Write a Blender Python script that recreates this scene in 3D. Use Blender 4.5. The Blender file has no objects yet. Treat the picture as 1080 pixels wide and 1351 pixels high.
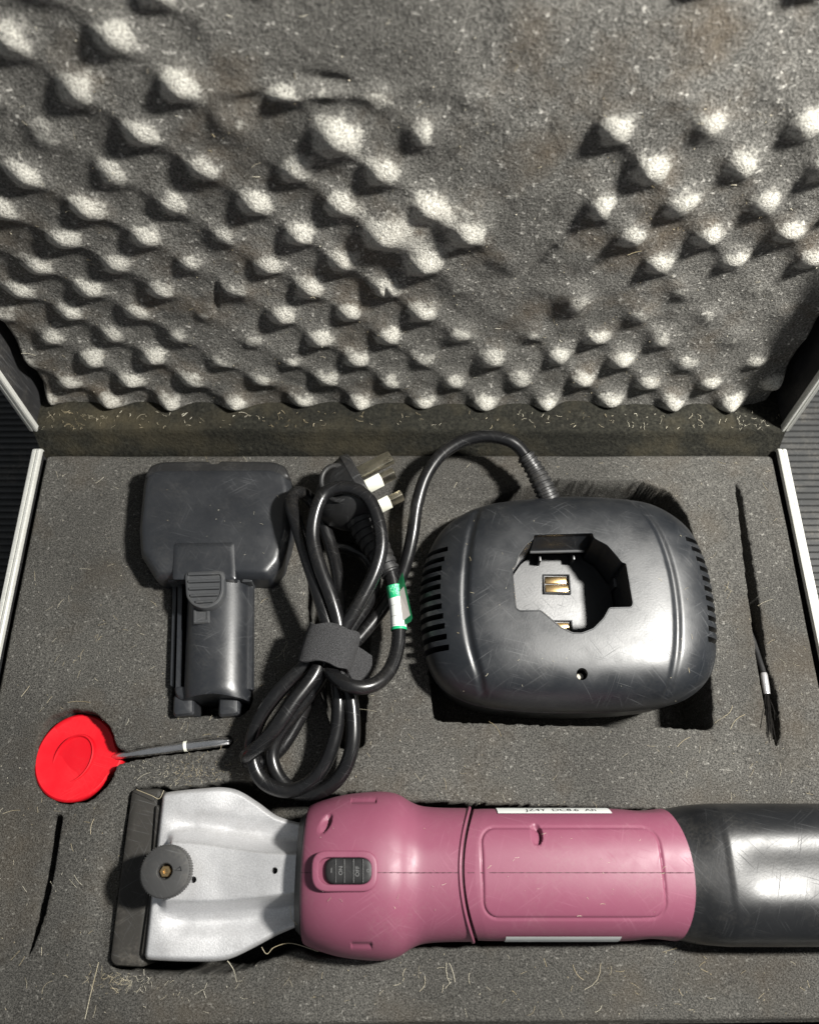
import bpy, bmesh, math, random
import numpy as np
from mathutils import Vector
random.seed(7); rng = np.random.default_rng(11)
scene = bpy.context.scene
COL = scene.collection
R = math.radians
MM = 0.001

# ------------------------------------------------------------------ camera, world, lamp, exposure
PITCH = R(66.0); CAMP = (0.0, -240.0, 442.0); FPX = 1080.0
cam_d = bpy.data.cameras.new('camera'); cam = bpy.data.objects.new('camera', cam_d); COL.objects.link(cam)
cam.location = [c*MM for c in CAMP]; cam.rotation_euler = (R(90)-PITCH, 0, 0)
cam_d.sensor_fit = 'HORIZONTAL'; cam_d.sensor_width = 36; cam_d.lens = 36
cam_d.clip_start = 0.01; cam_d.clip_end = 20
cam_d.dof.use_dof = True; cam_d.dof.focus_distance = 0.43; cam_d.dof.aperture_fstop = 11
scene.camera = cam

world = bpy.data.worlds.new('World'); scene.world = world; world.use_nodes = True
bg = world.node_tree.nodes['Background']; bg.inputs[0].default_value = (0.90, 0.95, 1.0, 1); bg.inputs[1].default_value = 0.20

lamp_d = bpy.data.lights.new('work_lamp', 'AREA'); lamp = bpy.data.objects.new('work_lamp', lamp_d); COL.objects.link(lamp)
lamp_d.shape = 'DISK'; lamp_d.size = 0.075; lamp_d.energy = 18.5; lamp_d.color = (1.0, 0.975, 0.92)
lamp.location = (0.46, -0.10, 0.68)
lamp.rotation_euler = (Vector((0.0, -0.10, 0.02))-Vector(lamp.location)).to_track_quat('-Z', 'Y').to_euler()
scene.view_settings.view_transform = 'Standard'; scene.view_settings.look = 'None'
scene.view_settings.exposure = 0.0; scene.view_settings.gamma = 1.0

# ------------------------------------------------------------------ helpers
CP, SP = math.cos(PITCH), math.sin(PITCH)
def P(u, v, z):
    """where the sight line of picture point (u, v) meets the level z (mm)"""
    uc, vc = (u-540)/FPX, (v-675.5)/FPX
    dx, dy, dz = uc, CP-vc*SP, -SP-vc*CP
    t = (z-CAMP[2])/dz
    return (t*dx, CAMP[1]+t*dy, z)
def P2(u, v, z): return P(u, v, z)[:2]
def proj(x, y, z):
    Y, Z = y-CAMP[1], z-CAMP[2]
    dep = Y*CP - Z*SP; up = Y*SP + Z*CP
    return 540+FPX*x/dep, 675.5-FPX*up/dep

def tag(o, label=None, cat=None, group=None, kind=None):
    if label: o['label'] = label
    if cat: o['category'] = cat
    if group: o['group'] = group
    if kind: o['kind'] = kind
    return o
def thing(name, loc, label, cat):
    o = bpy.data.objects.new(name, None); COL.objects.link(o); o.empty_display_size = .02
    o.location = [c*MM for c in loc]
    return tag(o, label, cat)
def origin(o):
    x = Vector((0, 0, 0))
    while o is not None:
        x += o.location; o = o.parent
    return x
def link(name, me, mat, parent=None, sharp=35):
    o = bpy.data.objects.new(name, me); COL.objects.link(o)
    if mat: me.materials.clear(); me.materials.append(mat)
    if parent is not None: o.parent = parent
    if sharp:
        me.polygons.foreach_set('use_smooth', [True]*len(me.polygons)); me.set_sharp_from_angle(angle=R(sharp))
    return o
def build(name, verts, faces, mat, parent=None, sharp=35, fix=True):
    """verts in world mm -> one mesh object"""
    off = origin(parent) if parent is not None else Vector((0, 0, 0))
    v = np.asarray(verts, dtype=float)*MM - np.array(off)
    me = bpy.data.meshes.new(name); me.from_pydata(v.tolist(), [], [list(f) for f in faces]); me.update()
    if fix:
        bm = bmesh.new(); bm.from_mesh(me); bmesh.ops.recalc_face_normals(bm, faces=bm.faces); bm.to_mesh(me); bm.free()
    return link(name, me, mat, parent, sharp)
class MB:
    def __init__(s): s.v = []; s.f = []
    def add(s, verts, faces):
        n = len(s.v); s.v += [tuple(p) for p in verts]; s.f += [[i+n for i in f] for f in faces]; return s
    def build(s, name, mat, parent=None, sharp=35): return build(name, s.v, s.f, mat, parent, sharp)

def box(x0, x1, y0, y1, z0, z1, bev=0.0, seg=2):
    bm = bmesh.new(); bmesh.ops.create_cube(bm, size=1)
    for v in bm.verts: v.co = ((x0+x1)/2+v.co.x*(x1-x0), (y0+y1)/2+v.co.y*(y1-y0), (z0+z1)/2+v.co.z*(z1-z0))
    if bev: bmesh.ops.bevel(bm, geom=list(bm.edges), offset=bev, segments=seg, profile=.5, affect='EDGES')
    bm.verts.index_update(); r = [tuple(v.co) for v in bm.verts], [[v.index for v in f.verts] for f in bm.faces]; bm.free(); return r
def frame_map(verts, o, ex, ey, ez):
    o, ex, ey, ez = map(np.array, (o, ex, ey, ez)); v = np.asarray(verts)
    return (o + v[:, :1]*ex + v[:, 1:2]*ey + v[:, 2:3]*ez).tolist()
def crom(pts, n=8, closed=False):
    p = np.asarray(pts, float); N = len(p); out = []
    for i in range(N if closed else N-1):
        if closed: a, b, c, d = p[(i-1) % N], p[i], p[(i+1) % N], p[(i+2) % N]
        else: a, b, c, d = p[max(i-1, 0)], p[i], p[i+1], p[min(i+2, N-1)]
        for k in range(n):
            t = k/n
            out.append(.5*((2*b)+(c-a)*t+(2*a-5*b+4*c-d)*t*t+(3*b-a-3*c+d)*t**3))
    if not closed: out.append(p[-1])
    return np.array(out)
def round_poly(pts, r, seg=4):
    out = []; N = len(pts)
    for i in range(N):
        p, a, b = np.array(pts[i], float), np.array(pts[i-1], float), np.array(pts[(i+1) % N], float)
        da, db = a-p, b-p; la, lb = np.linalg.norm(da), np.linalg.norm(db); q = min(r, la*.45, lb*.45)
        A, B = p+da/la*q, p+db/lb*q
        for k in range(seg+1):
            t = k/seg; out.append((1-t)**2*A+2*t*(1-t)*p+t*t*B)
    return np.array(out)
def tube(path, rad, n=12, cap=True):
    p = np.asarray(path, float); N = len(p); rad = np.broadcast_to(rad, (N,))
    T = np.gradient(p, axis=0); T /= np.linalg.norm(T, axis=1)[:, None]+1e-9
    up = np.array([0, 0, 1.]) if abs(T[0][2]) < .9 else np.array([1., 0, 0])
    nrm = np.cross(T[0], up); nrm /= np.linalg.norm(nrm); V = []; F = []
    for i in range(N):
        nrm = nrm-T[i]*np.dot(nrm, T[i]); nrm /= np.linalg.norm(nrm)+1e-9; bi = np.cross(T[i], nrm)
        for k in range(n):
            a = 2*math.pi*k/n; V.append(p[i]+rad[i]*(math.cos(a)*nrm+math.sin(a)*bi))
    for i in range(N-1):
        for k in range(n): F.append([i*n+k, i*n+(k+1) % n, (i+1)*n+(k+1) % n, (i+1)*n+k])
    if cap: F += [list(range(n))[::-1], [(N-1)*n+k for k in range(n)]]
    return V, F
def lathe(prof, c, n=40, ax=None):
    """prof: (radius, height) list, axis z through c"""
    V = []; F = []
    for r, h in prof:
        for k in range(n): a = 2*math.pi*k/n; V.append((c[0]+r*math.cos(a), c[1]+r*math.sin(a), c[2]+h))
    for i in range(len(prof)-1):
        for k in range(n): F.append([i*n+k, i*n+(k+1) % n, (i+1)*n+(k+1) % n, (i+1)*n+k])
    F += [list(range(n))[::-1], [(len(prof)-1)*n+k for k in range(n)]]
    return V, F
def pillow(outline, prof, close=True):
    """rings of an outline drawn in by `inset` at height z, closed top and bottom"""
    o = np.asarray(outline, float); mn, mx = o.min(0), o.max(0); c = (mn+mx)/2; h = (mx-mn)/2; n = len(o); V = []; F = []
    for it in prof:
        ins, z = it[0], it[1]
        q = c+(o-c)*np.maximum(1-ins/h, 0.0)
        for p in q: V.append((p[0], p[1], z))
    for i in range(len(prof)-1):
        for k in range(n): F.append([i*n+k, i*n+(k+1) % n, (i+1)*n+(k+1) % n, (i+1)*n+k])
    if close: F += [list(range(n))[::-1], [(len(prof)-1)*n+k for k in range(n)]]
    return V, F
def prism(outline, z0, z1, bev=0.0):
    prof = [(0, z0), (0, z1)] if not bev else [(0, z0), (0, z1-bev), (bev*.3, z1-bev*.3), (bev, z1)]
    return pillow(outline, prof)
def boolean(o, cutters):
    """subtract meshes (world mm MB) from object o, leaving a plain mesh"""
    for mb in cutters:
        c = mb.build('cutter', None, None, sharp=0)
        m = o.modifiers.new('cut', 'BOOLEAN'); m.operation = 'DIFFERENCE'; m.solver = 'EXACT'; m.object = c
        bpy.context.view_layer.update()
        me = bpy.data.meshes.new_from_object(o.evaluated_get(bpy.context.evaluated_depsgraph_get()))
        o.modifiers.clear(); old = o.data; me.materials.clear(); me.materials.append(old.materials[0]); o.data = me
        cm = c.data; bpy.data.objects.remove(c); bpy.data.meshes.remove(cm)
    me = o.data; me.polygons.foreach_set('use_smooth', [True]*len(me.polygons)); me.set_sharp_from_angle(angle=R(32))
def text_mesh(s, size, thick=0.15):
    cu = bpy.data.curves.new('text', 'FONT'); cu.body = s; cu.size = size; cu.extrude = thick; cu.align_x = 'CENTER'; cu.align_y = 'CENTER'
    o = bpy.data.objects.new('text', cu); COL.objects.link(o); bpy.context.view_layer.update()
    me = o.evaluated_get(bpy.context.evaluated_depsgraph_get()).to_mesh()
    V = [tuple(v.co) for v in me.vertices]; F = [list(p.vertices) for p in me.polygons]
    bpy.data.objects.remove(o); bpy.data.curves.remove(cu); return V, F
def vnoise(x, y, scale, seed, octaves=1):
    out = 0; amp = 1
    for o in range(octaves):
        g = np.random.default_rng(seed+o*17).random((130, 130)); X = x/scale+40; Y = y/scale+40
        xi, yi = np.floor(X).astype(int), np.floor(Y).astype(int); fx, fy = X-xi, Y-yi; fx = fx*fx*(3-2*fx); fy = fy*fy*(3-2*fy)
        q = lambda a, b: g[a % 130, b % 130]
        out = out+amp*((q(xi, yi)*(1-fx)+q(xi+1, yi)*fx)*(1-fy)+(q(xi, yi+1)*(1-fx)+q(xi+1, yi+1)*fx)*fy-.5); amp *= .5; scale /= 2.1
    return out
def sdf(poly, X, Y):
    p = np.asarray(poly, float); d = np.full(X.shape, 1e9); ins = np.zeros(X.shape, bool)
    for i in range(len(p)):
        a, b = p[i-1], p[i]; e = b-a; wx, wy = X-a[0], Y-a[1]
        t = np.clip((wx*e[0]+wy*e[1])/(e@e+1e-12), 0, 1)
        d = np.minimum(d, (wx-e[0]*t)**2+(wy-e[1]*t)**2)
        c = ((a[1] <= Y) & (b[1] > Y)) | ((b[1] <= Y) & (a[1] > Y))
        if abs(e[1]) > 1e-9: ins ^= c & (X < a[0]+(Y-a[1])/e[1]*e[0])
    d = np.sqrt(d); return np.where(ins, -d, d)
def sstep(x): x = np.clip(x, 0, 1); return x*x*(3-2*x)
def grid_faces(nx, ny):
    i = np.arange(nx-1)[:, None]*ny+np.arange(ny-1)[None, :]
    return np.stack([i, i+ny, i+ny+1, i+1], -1).reshape(-1, 4).tolist()

# ------------------------------------------------------------------ materials
class NT:
    def __init__(s, name):
        s.m = bpy.data.materials.new(name); s.m.use_nodes = True; s.t = s.m.node_tree; s.b = s.t.nodes['Principled BSDF']
        s.co = s.t.nodes.new('ShaderNodeTexCoord').outputs['Object']
    def n(s, typ, **kw):
        nd = s.t.nodes.new(typ)
        for k, v in kw.items():
            if isinstance(k, str) and hasattr(nd, k): setattr(nd, k, v)
        return nd
    def l(s, a, b): s.t.links.new(a, b)
    def noise(s, scale, detail=2, rough=.5, vec=None, dist=0):
        nd = s.n('ShaderNodeTexNoise'); nd.inputs['Scale'].default_value = scale; nd.inputs['Detail'].default_value = detail
        nd.inputs['Roughness'].default_value = rough; nd.inputs['Distortion'].default_value = dist; s.l(vec or s.co, nd.inputs['Vector']); return nd.outputs['Fac']
    def ramp(s, fac, a, b, lo=0., hi=1.):
        nd = s.n('ShaderNodeMapRange'); nd.inputs['From Min'].default_value = a; nd.inputs['From Max'].default_value = b
        nd.inputs['To Min'].default_value = lo; nd.inputs['To Max'].default_value = hi; s.l(fac, nd.inputs['Value']); return nd.outputs['Result']
    def mix(s, fac, a, b):
        nd = s.n('ShaderNodeMix'); nd.data_type = 'RGBA'
        for sock, v in ((0, fac), (6, a), (7, b)):
            if isinstance(v, (int, float)): nd.inputs[sock].default_value = v
            elif isinstance(v, tuple): nd.inputs[sock].default_value = (*v[:3], 1)
            else: s.l(v, nd.inputs[sock])
        return nd.outputs[2]
    def math(s, op, a, b):
        nd = s.n('ShaderNodeMath'); nd.operation = op
        for i, v in enumerate((a, b)):
            if isinstance(v, (int, float)): nd.inputs[i].default_value = v
            else: s.l(v, nd.inputs[i])
        return nd.outputs[0]
    def mapped(s, rot, scale):
        nd = s.n('ShaderNodeMapping'); nd.inputs['Rotation'].default_value = rot; nd.inputs['Scale'].default_value = scale; s.l(s.co, nd.inputs['Vector']); return nd.outputs[0]
    def bump(s, h, strength, dist):
        nd = s.n('ShaderNodeBump'); nd.inputs['Strength'].default_value = strength; nd.inputs['Distance'].default_value = dist; s.l(h, nd.inputs['Height'])
        s.l(nd.outputs[0], s.b.inputs['Normal'])
    def scratches(s, k=1.0):
        tot = None
        for i, ang in enumerate((.55, -.8, 1.25, 2.2, -.25)):
            nd = s.n('ShaderNodeMapping'); nd.vector_type = 'TEXTURE'; nd.inputs['Location'].default_value = (.013*i, .021*i, 0)
            nd.inputs['Rotation'].default_value = (0, 0, ang); nd.inputs['Scale'].default_value = (1/(42*k), 1/(2300*k), 1/40); s.l(s.co, nd.inputs['Vector'])
            a = s.noise(1.0, 1, .5, nd.outputs[0], .25); a = s.ramp(a, .67, .74)
            msk = s.ramp(s.noise(30+9*i, 3), .46, .64); a = s.math('MULTIPLY', a, msk); tot = a if tot is None else s.math('MAXIMUM', tot, a)
        return tot
    def col(s, v):
        if isinstance(v, tuple): s.b.inputs['Base Color'].default_value = (*v[:3], 1)
        else: s.l(v, s.b.inputs['Base Color'])
    def rough(s, v):
        if isinstance(v, (int, float)): s.b.inputs['Roughness'].default_value = v
        else: s.l(v, s.b.inputs['Roughness'])
    def set(s, **kw):
        for k, v in kw.items(): s.b.inputs[k].default_value = v
        return s
def foam_mat(name, dark, light, dirt, dirt_amt=.6, cell=1150, spark=.5, wear_pale=None):
    s = NT(name)
    n1 = s.noise(cell, 3, .75); n2 = s.noise(cell*.42, 2, .6); n3 = s.noise(22, 4, .6); n4 = s.noise(9, 3, .6)
    c = s.mix(s.ramp(n1, .38, .67), dark, light)
    c = s.mix(s.ramp(n2, .62, .75, 0, spark), c, tuple(min(1, x*3.0) for x in light))
    c = s.mix(s.ramp(n3, .5, .75, 0, dirt_amt), c, dirt)
    c = s.mix(s.ramp(n4, .4, .62, 0, .35), c, tuple(x*.5 for x in dark))
    if wear_pale:
        at = s.n('ShaderNodeAttribute'); at.attribute_name = 'tip_dust_lit'
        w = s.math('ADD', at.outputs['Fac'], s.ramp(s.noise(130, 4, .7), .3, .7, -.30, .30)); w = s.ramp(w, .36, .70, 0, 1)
        c = s.mix(s.math('MULTIPLY', w, s.ramp(n1, .36, .62, .30, .95)), c, wear_pale)  # bump tips mixed paler: dust and painted-in light together
    s.col(c); s.rough(1.0); s.set(**{'Specular IOR Level': .15})
    h = s.math('ADD', n1, s.math('MULTIPLY', n2, .6)); s.bump(h, .9, .0009); return s.m
def plastic_mat(name, col, rough=.4, scr=.35, dust=.25, spec=.5, k=1.0, bump=.06, wear_pale=(.30, .31, .32), bscale=900):
    s = NT(name); sc = s.scratches(k); d = s.math('MULTIPLY', s.ramp(s.noise(38, 5, .7), .48, .78), s.ramp(s.noise(700, 2), .35, .7))
    c = s.mix(s.math('MULTIPLY', sc, scr), col, wear_pale); c = s.mix(s.math('MULTIPLY', d, dust), c, (.22, .20, .17))
    s.col(c); r = s.ramp(s.noise(55, 4, .6), .3, .72, rough*.8, rough*1.3); r = s.math('ADD', r, s.math('MULTIPLY', sc, .3)); s.rough(r)
    s.set(**{'Specular IOR Level': spec})
    s.bump(s.math('ADD', s.noise(bscale, 2), s.math('MULTIPLY', sc, -.6)), bump, .0004); return s.m
def metal_mat(name, col, rough, metallic=1.0, grain=1600, b=.1, dirt=.3):
    s = NT(name); n = s.noise(grain, 2, .6); c = s.mix(s.ramp(n, .35, .7), tuple(x*.8 for x in col), col)
    c = s.mix(s.math('MULTIPLY', s.ramp(s.noise(60, 4, .65), .52, .75), dirt), c, (.16, .13, .10)); s.col(c)
    s.rough(s.ramp(s.noise(80, 3), .3, .7, rough*.8, rough*1.25)); s.set(Metallic=metallic); s.bump(n, b, .0003); return s.m

M = {}
M['foam'] = foam_mat('dark_foam', (.030, .0292, .0272), (.150, .145, .132), (.080, .062, .042), .5, 1300, .45)
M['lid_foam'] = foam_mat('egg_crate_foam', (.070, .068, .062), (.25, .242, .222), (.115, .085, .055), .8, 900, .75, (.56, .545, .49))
M['lining'] = foam_mat('dusty_lining', (.012, .012, .010), (.034, .033, .026), (.070, .060, .038), .8, 500, .3)
M['shell'] = plastic_mat('case_panel', (.02, .02, .021), .5, .2, .4)
M['rubber'] = plastic_mat('ribbed_rubber', (.040, .041, .041), .6, .2, .7, .4)
M['alu'] = metal_mat('aluminium', (.68, .68, .64), .45, .25, 900, .04, .15)
M['black'] = plastic_mat('charger_plastic', (.0065, .008, .0105), .40, .10, .08, .9)
M['switch'] = plastic_mat('switch_plastic', (.007, .007, .0075), .5, .1, .12, .4)
M['gloss'] = plastic_mat('glossy_socket_plastic', (.014, .015, .017), .36, .05, .15, .6)
M['cap'] = plastic_mat('battery_cap_plastic', (.009, .0095, .0105), .34, .05, .12, .36)
M['pack'] = plastic_mat('battery_plastic', (.012, .0135, .0165), .40, .09, .10, .95)
M['dark'] = plastic_mat('matt_black_plastic', (.016, .016, .0165), .45, .2, .2, .45)
M['button'] = plastic_mat('grey_button_plastic', (.045, .047, .05), .5, .1, .25, .4)
M['cord'] = plastic_mat('cord_rubber', (.006, .006, .0065), .27, .05, .08, .5, 1.0, .02)
M['pink'] = plastic_mat('pink_plastic', (.185, .054, .090), .44, .25, .16, .4, 1.0, .03, (.36, .16, .22), 1500)
M['seam'] = plastic_mat('seam_grime', (.06, .02, .03), .8, 0, .3)
M['silver'] = metal_mat('silver_paint', (.66, .66, .67), .42, .55, 1300, .4, .15)
M['bar'] = plastic_mat('blade_guard_plastic', (.030, .028, .025), .6, .15, .5, .3)
M['knob'] = plastic_mat('knob_plastic', (.040, .040, .040), .55, .15, .3, .35)
M['brass'] = metal_mat('brass', (.85, .60, .30), .25, 1, 900, .05, .1)
M['pin'] = metal_mat('plated_pin', (.80, .75, .60), .30, 1, 500, .04, .35)
M['chrome'] = metal_mat('chrome_steel', (.62, .61, .62), .25, .6, 900, .05, .2)
M['steel'] = metal_mat('polished_steel', (.86, .85, .85), .25, 1, 900, .05, .1)
M['sleeve'] = plastic_mat('white_sleeve', (.74, .74, .64), .5, 0, .2)
M['red'] = plastic_mat('red_plastic', (.56, .004, .012), .42, .03, .02, .4, 1.0, .03, (.75, .1, .1))
M['lens'] = plastic_mat('indicator_lens', (.50, .47, .40), .35, 0, .3)
M['paper'] = plastic_mat('label_paper', (.70, .72, .70), .55, 0, .25)
M['flagpaper'] = plastic_mat('flag_paper', (.40, .37, .35), .5, 0, .3)
M['green'] = plastic_mat('green_print', (.01, .36, .15), .4, 0, .1)
M['deepgreen'] = plastic_mat('dark_green_print', (.005, .12, .045), .4, 0, .2)
M['ink'] = plastic_mat('ink', (.02, .02, .022), .6, 0, 0)
M['mark'] = plastic_mat('pale_mark', (.12, .12, .12), .6, 0, 0)
M['bristle'] = plastic_mat('bristle', (.012, .011, .010), .4, 0, .2)
def strap_mat():
    s = NT('strap_fabric'); n = s.noise(1700, 3, .8); s.col(s.mix(s.ramp(n, .35, .7), (.010, .010, .011), (.075, .075, .078))); s.rough(.95); s.bump(n, 1, .001); return s.m
M['strap'] = strap_mat()
def hair_mat():
    s = NT('hair_fibre'); n = s.noise(30, 1); s.col(s.mix(s.ramp(n, .4, .6), (.62, .58, .46), (.40, .33, .20))); s.rough(.5); return s.m
M['hair'] = hair_mat()

# ------------------------------------------------------------------ floor
FZ = -104
prof = []
y = -900.0
while y < 900: prof += [(y, FZ), (y+2.6, FZ), (y+3.1, FZ+2), (y+4.7, FZ+2)]; y += 5.2
V = [(sx, p[0], p[1]) for p in prof for sx in (-900, 900)]
F = [[2*i, 2*i+1, 2*i+3, 2*i+2] for i in range(len(prof)-1)]
tag(build('rubber_floor', V, F, M['rubber'], sharp=20), 'ribbed black rubber matting under the case', kind='structure')

# ------------------------------------------------------------------ case
case = thing('tool_case', (0, -150, FZ+2), 'open black foam lined carry case with silver aluminium edges', 'case')
HW, YF = 231.0, -311.5
shell = MB()
shell.add(*box(-HW+1, HW-1, YF+1, -.5, FZ+2.2, FZ+5)).add(*box(-HW+1, -HW+4, YF+1, -.5, FZ+5, -3.2)).add(*box(HW-4, HW-1, YF+1, -.5, FZ+5, -3.2))
shell.add(*box(-HW+4, HW-4, YF+1, YF+4, FZ+5, -3.2)).add(*box(-HW+4, HW-4, -3, -.5, FZ+5, -16))
shell.build('base_shell', M['shell'], case, sharp=20)
RIM = [(0, -13), (0, -.9), (.3, -.25), (.9, 0), (2.3, 0), (2.6, -.7), (3.0, -.7), (3.3, .1), (4.6, .25), (5.4, -.2), (5.6, -1), (5.6, -3), (1.0, -3), (1.0, -13)]
def rim_strip(mapf, a, b):
    n = len(RIM); V = []
    for s_, inset in ((a, 1.2), (a, 0), (b, 0), (b, 1.2)):
        pass
    ds = 1.6*(1 if b > a else -1)
    for s_, dz in ((a, -1.6), (a+ds*.5, -.4), (a+ds, 0), (b-ds, 0), (b-ds*.5, -.4), (b, -1.6)):
        V += [mapf(p[0], s_, p[1]+(dz if p[1] > -10 else 0)) for p in RIM]
    F = [[i*n+k, i*n+(k+1) % n, (i+1)*n+(k+1) % n, (i+1)*n+k] for i in range(5) for k in range(n)]
    return V, F+[list(range(n))[::-1], [5*n+k for k in range(n)]]
def rim(mapf, a, b): v, f = rim_strip(mapf, a, b); return build('rim', v, f, M['alu'], case, 25)
rim(lambda i, s, z: (-HW+i, s, z), YF, 0)
rim(lambda i, s, z: (HW-i, s, z), YF, 0)
rim(lambda i, s, z: (s, YF+i+.9+s*.008, z), -HW+5.8, HW-5.8)
# lid frame: s runs
# lid frame: s runs up the lid, d into its depth
LEAN = R(5.0); LO = (7.0, 6.0)
def L(x, s, d): return (x, LO[0]+s*math.sin(LEAN)+d*math.cos(LEAN), LO[1]+s*math.cos(LEAN)-d*math.sin(LEAN))
LH = 306.0; LD = 34.0
rim(lambda i, s, z: L(-HW+i, s, -z), 0, LH)
rim(lambda i, s, z: L(HW-i, s, -z), 0, LH)
rim(lambda i, s, z: L(s, LH-i, -z), -HW+5.8, HW-5.8)
def lbox(x0, x1, s0, s1, d0, d1):
    v, f = box(x0, x1, s0, s1, d0, d1); return [L(*p) for p in v], f
ls = MB()
ls.add(*lbox(-HW+1, HW-1, 0, LH-1, LD, LD+3)).add(*lbox(-HW+1, -HW+4, .2, LH-1, 3.2, LD)).add(*lbox(HW-4, HW-1, .2, LH-1, 3.2, LD))
ls.add(*lbox(-HW+4, HW-4, LH-4, LH-1, 3.2, LD)).add(*lbox(-HW+4, HW-4, -1, 1.5, 6, LD))
ls.build('lid_shell', M['shell'], case, 20)
# lining across the hinge: from the base foam up over the lid ledge
xs = np.linspace(-HW+2.5, HW-2.5, 120); hp = [(-2.2, -18), (-1.2, -9), (1.0, -5.0), (3.4, -1.0), (5.6, 4.2), (6.6, 7.2), (8, 8.9), (10, 8.6), (13, 8.5), (18, 8.3), (26, 8.0), (33, 7.8), (40, 7.6)]
V = []
for x in xs:
    for j, (yy, zz) in enumerate(hp):
        w = float(vnoise(np.array(x), np.array(yy), 22, 5, 2))
        V.append((x, yy+w*.8, zz+w*1.2))
build('hinge_strip', V, grid_faces(len(xs), len(hp)), M['lining'], case, 60)

# base foam: one cut sheet with the pockets of every tool
def pz(pts, z=-4): return np.array([P2(u, v, z) for u, v in pts])
FX, FY0, FY1 = 225.0, -304.3, -1.6
nx, ny = 644, 428
gx = np.linspace(-FX, FX, nx); gy = np.linspace(FY0, FY1, ny); X, Y = np.meshgrid(gx, gy, indexing='ij')
Z = -4+vnoise(X, Y, 60, 1, 2)*1.3+vnoise(X, Y, 6, 2, 2)*.25
def pocket(px, depth, w=1.7, smooth=False, off=0., floor_noise=.5):
    global Z
    q = pz(px); q = crom(q, 6, True) if smooth else round_poly(q, 4, 4)
    d = sdf(q, X, Y)-off+vnoise(X, Y, 3.2, int(depth)+len(px), 2)*.7
    Z = Z-depth*sstep(-d/w+.2)-1.2*np.exp(-np.clip(d, 0, 99)/2.2)*(d > -.4)*.6
pocket([(640, 655), (672, 648), (727, 631), (781, 634), (843, 634), (882, 648), (905, 677), (915, 712), (935, 860), (941, 963), (876, 960), (650, 954), (573, 951), (566, 890), (575, 720)], 44)
pocket([(172, 1039), (213, 1037), (222, 1041), (262, 1036), (300, 1029), (335, 1030), (372, 1046), (420, 1047), (500, 1045), (530, 1057), (640, 1061), (760, 1065), (900, 1070), (1000, 1072), (1190, 1074), (1190, 1240), (1000, 1240), (900, 1243), (700, 1247), (600, 1249), (540, 1252), (505, 1262), (420, 1262), (390, 1252), (345, 1270), (300, 1284), (190, 1285), (145, 1278), (155, 1180)], 42)
pocket([(192, 632), (205, 613), (365, 613), (386, 632), (386, 700), (374, 748), (358, 767), (332, 770), (336, 930), (322, 948), (224, 948), (224, 768), (205, 767), (184, 730)], 30, 1.3, False, -1.6)
pocket([(64, 945), (95, 934), (125, 940), (146, 962), (153, 990), (196, 984), (250, 976), (302, 970), (308, 978), (302, 986), (250, 992), (200, 998), (153, 1006), (146, 1030), (120, 1056), (80, 1061), (52, 1045), (42, 1020), (48, 975)], 24, 1.5)
pocket([(430, 655), (492, 692), (489, 830), (480, 987), (444, 987), (420, 900), (405, 800), (405, 700)], 36)
pocket([(70, 1075), (81, 1076), (70, 1150), (58, 1205), (46, 1240), (37, 1260), (48, 1195), (60, 1140)], 32, 1.0)
pocket([(970, 636), (978, 650), (1001, 790), (1012, 880), (1023, 905), (1030, 965), (1026, 990), (1013, 955), (1000, 880), (987, 780)], 32, 1.0)
def dip(u, v, ru, rv, amt):
    global Z
    x, y = P2(u, v, -4); Z = Z-amt*np.exp(-((X-x)/(ru*.4))**2-((Y-y)/(rv*.4))**2)
dip(250, 1290, 130, 16, 5); dip(140, 1180, 16, 110, 2.5); dip(990, 1250, 80, 8, 4); dip(350, 1265, 60, 25, 3); dip(345, 1030, 70, 18, 3)
dip(640, 652, 60, 14, 5); dip(700, 1245, 200, 6, 1.5); dip(120, 880, 90, 70, .8)
edge = np.minimum.reduce([FX-np.abs(X), FY1-Y, Y-FY0]); Z = Z-4*(1-sstep(edge/3.5))**2
cr = np.hypot(np.maximum(np.abs(X)-(FX-9), 0), np.maximum(Y-(FY1-9), 0)); Z = Z-40*sstep((cr-9)/1.5)
Z = np.maximum(Z, -50)
V = np.stack([X, Y+X*.008*(Y/FY0)**4, Z], -1).reshape(-1, 3)
foam = build('foam_insert', V, grid_faces(nx, ny), M['foam'], case, 0, fix=False)
foam.data.polygons.foreach_set('use_smooth', [True]*len(foam.data.polygons))
def foam_z(x, y):
    i = int(round((x+FX)/(2*FX)*(nx-1))); j = int(round((y-FY0)/(FY1-FY0)*(ny-1)))
    return Z[min(max(i, 0), nx-1), min(max(j, 0), ny-1)]

# lid foam: egg-crate sheet, crushed where the tools press on it
nlx, nls = 460, 310
lx = np.linspace(-223.5, 223.5, nlx); lsv = np.linspace(3.2, 301, nls); LX, LS = np.meshgrid(lx, lsv, indexing='ij')
PITCH_X, X0, S0 = 37.9, 8.0, 9.0
wx = vnoise(LX, LS, 70, 31, 2)*6; ws = vnoise(LX, LS, 70, 41, 2)*5*sstep(LS/30)
pp = 2*math.pi*(LX+wx-X0)/PITCH_X; qq = 2*math.pi*(LS+ws-S0)/PITCH_X
E = .5+.5*np.cos(pp)*np.cos(qq)
E = E**2.5
ci = np.round((LX+wx-X0)/(PITCH_X/2)).astype(int); cj = np.round((LS+ws-S0)/(PITCH_X/2)).astype(int)
d0 = np.full(LX.shape, 15.0)
wxyz = np.array([L(0, 0, 0)])
UX, UV = proj(LX, LO[0]+LS*math.sin(LEAN)+15*math.cos(LEAN), LO[1]+LS*math.cos(LEAN)-15*math.sin(LEAN))
A = np.ones(LX.shape); B = np.zeros(LX.shape)
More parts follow.
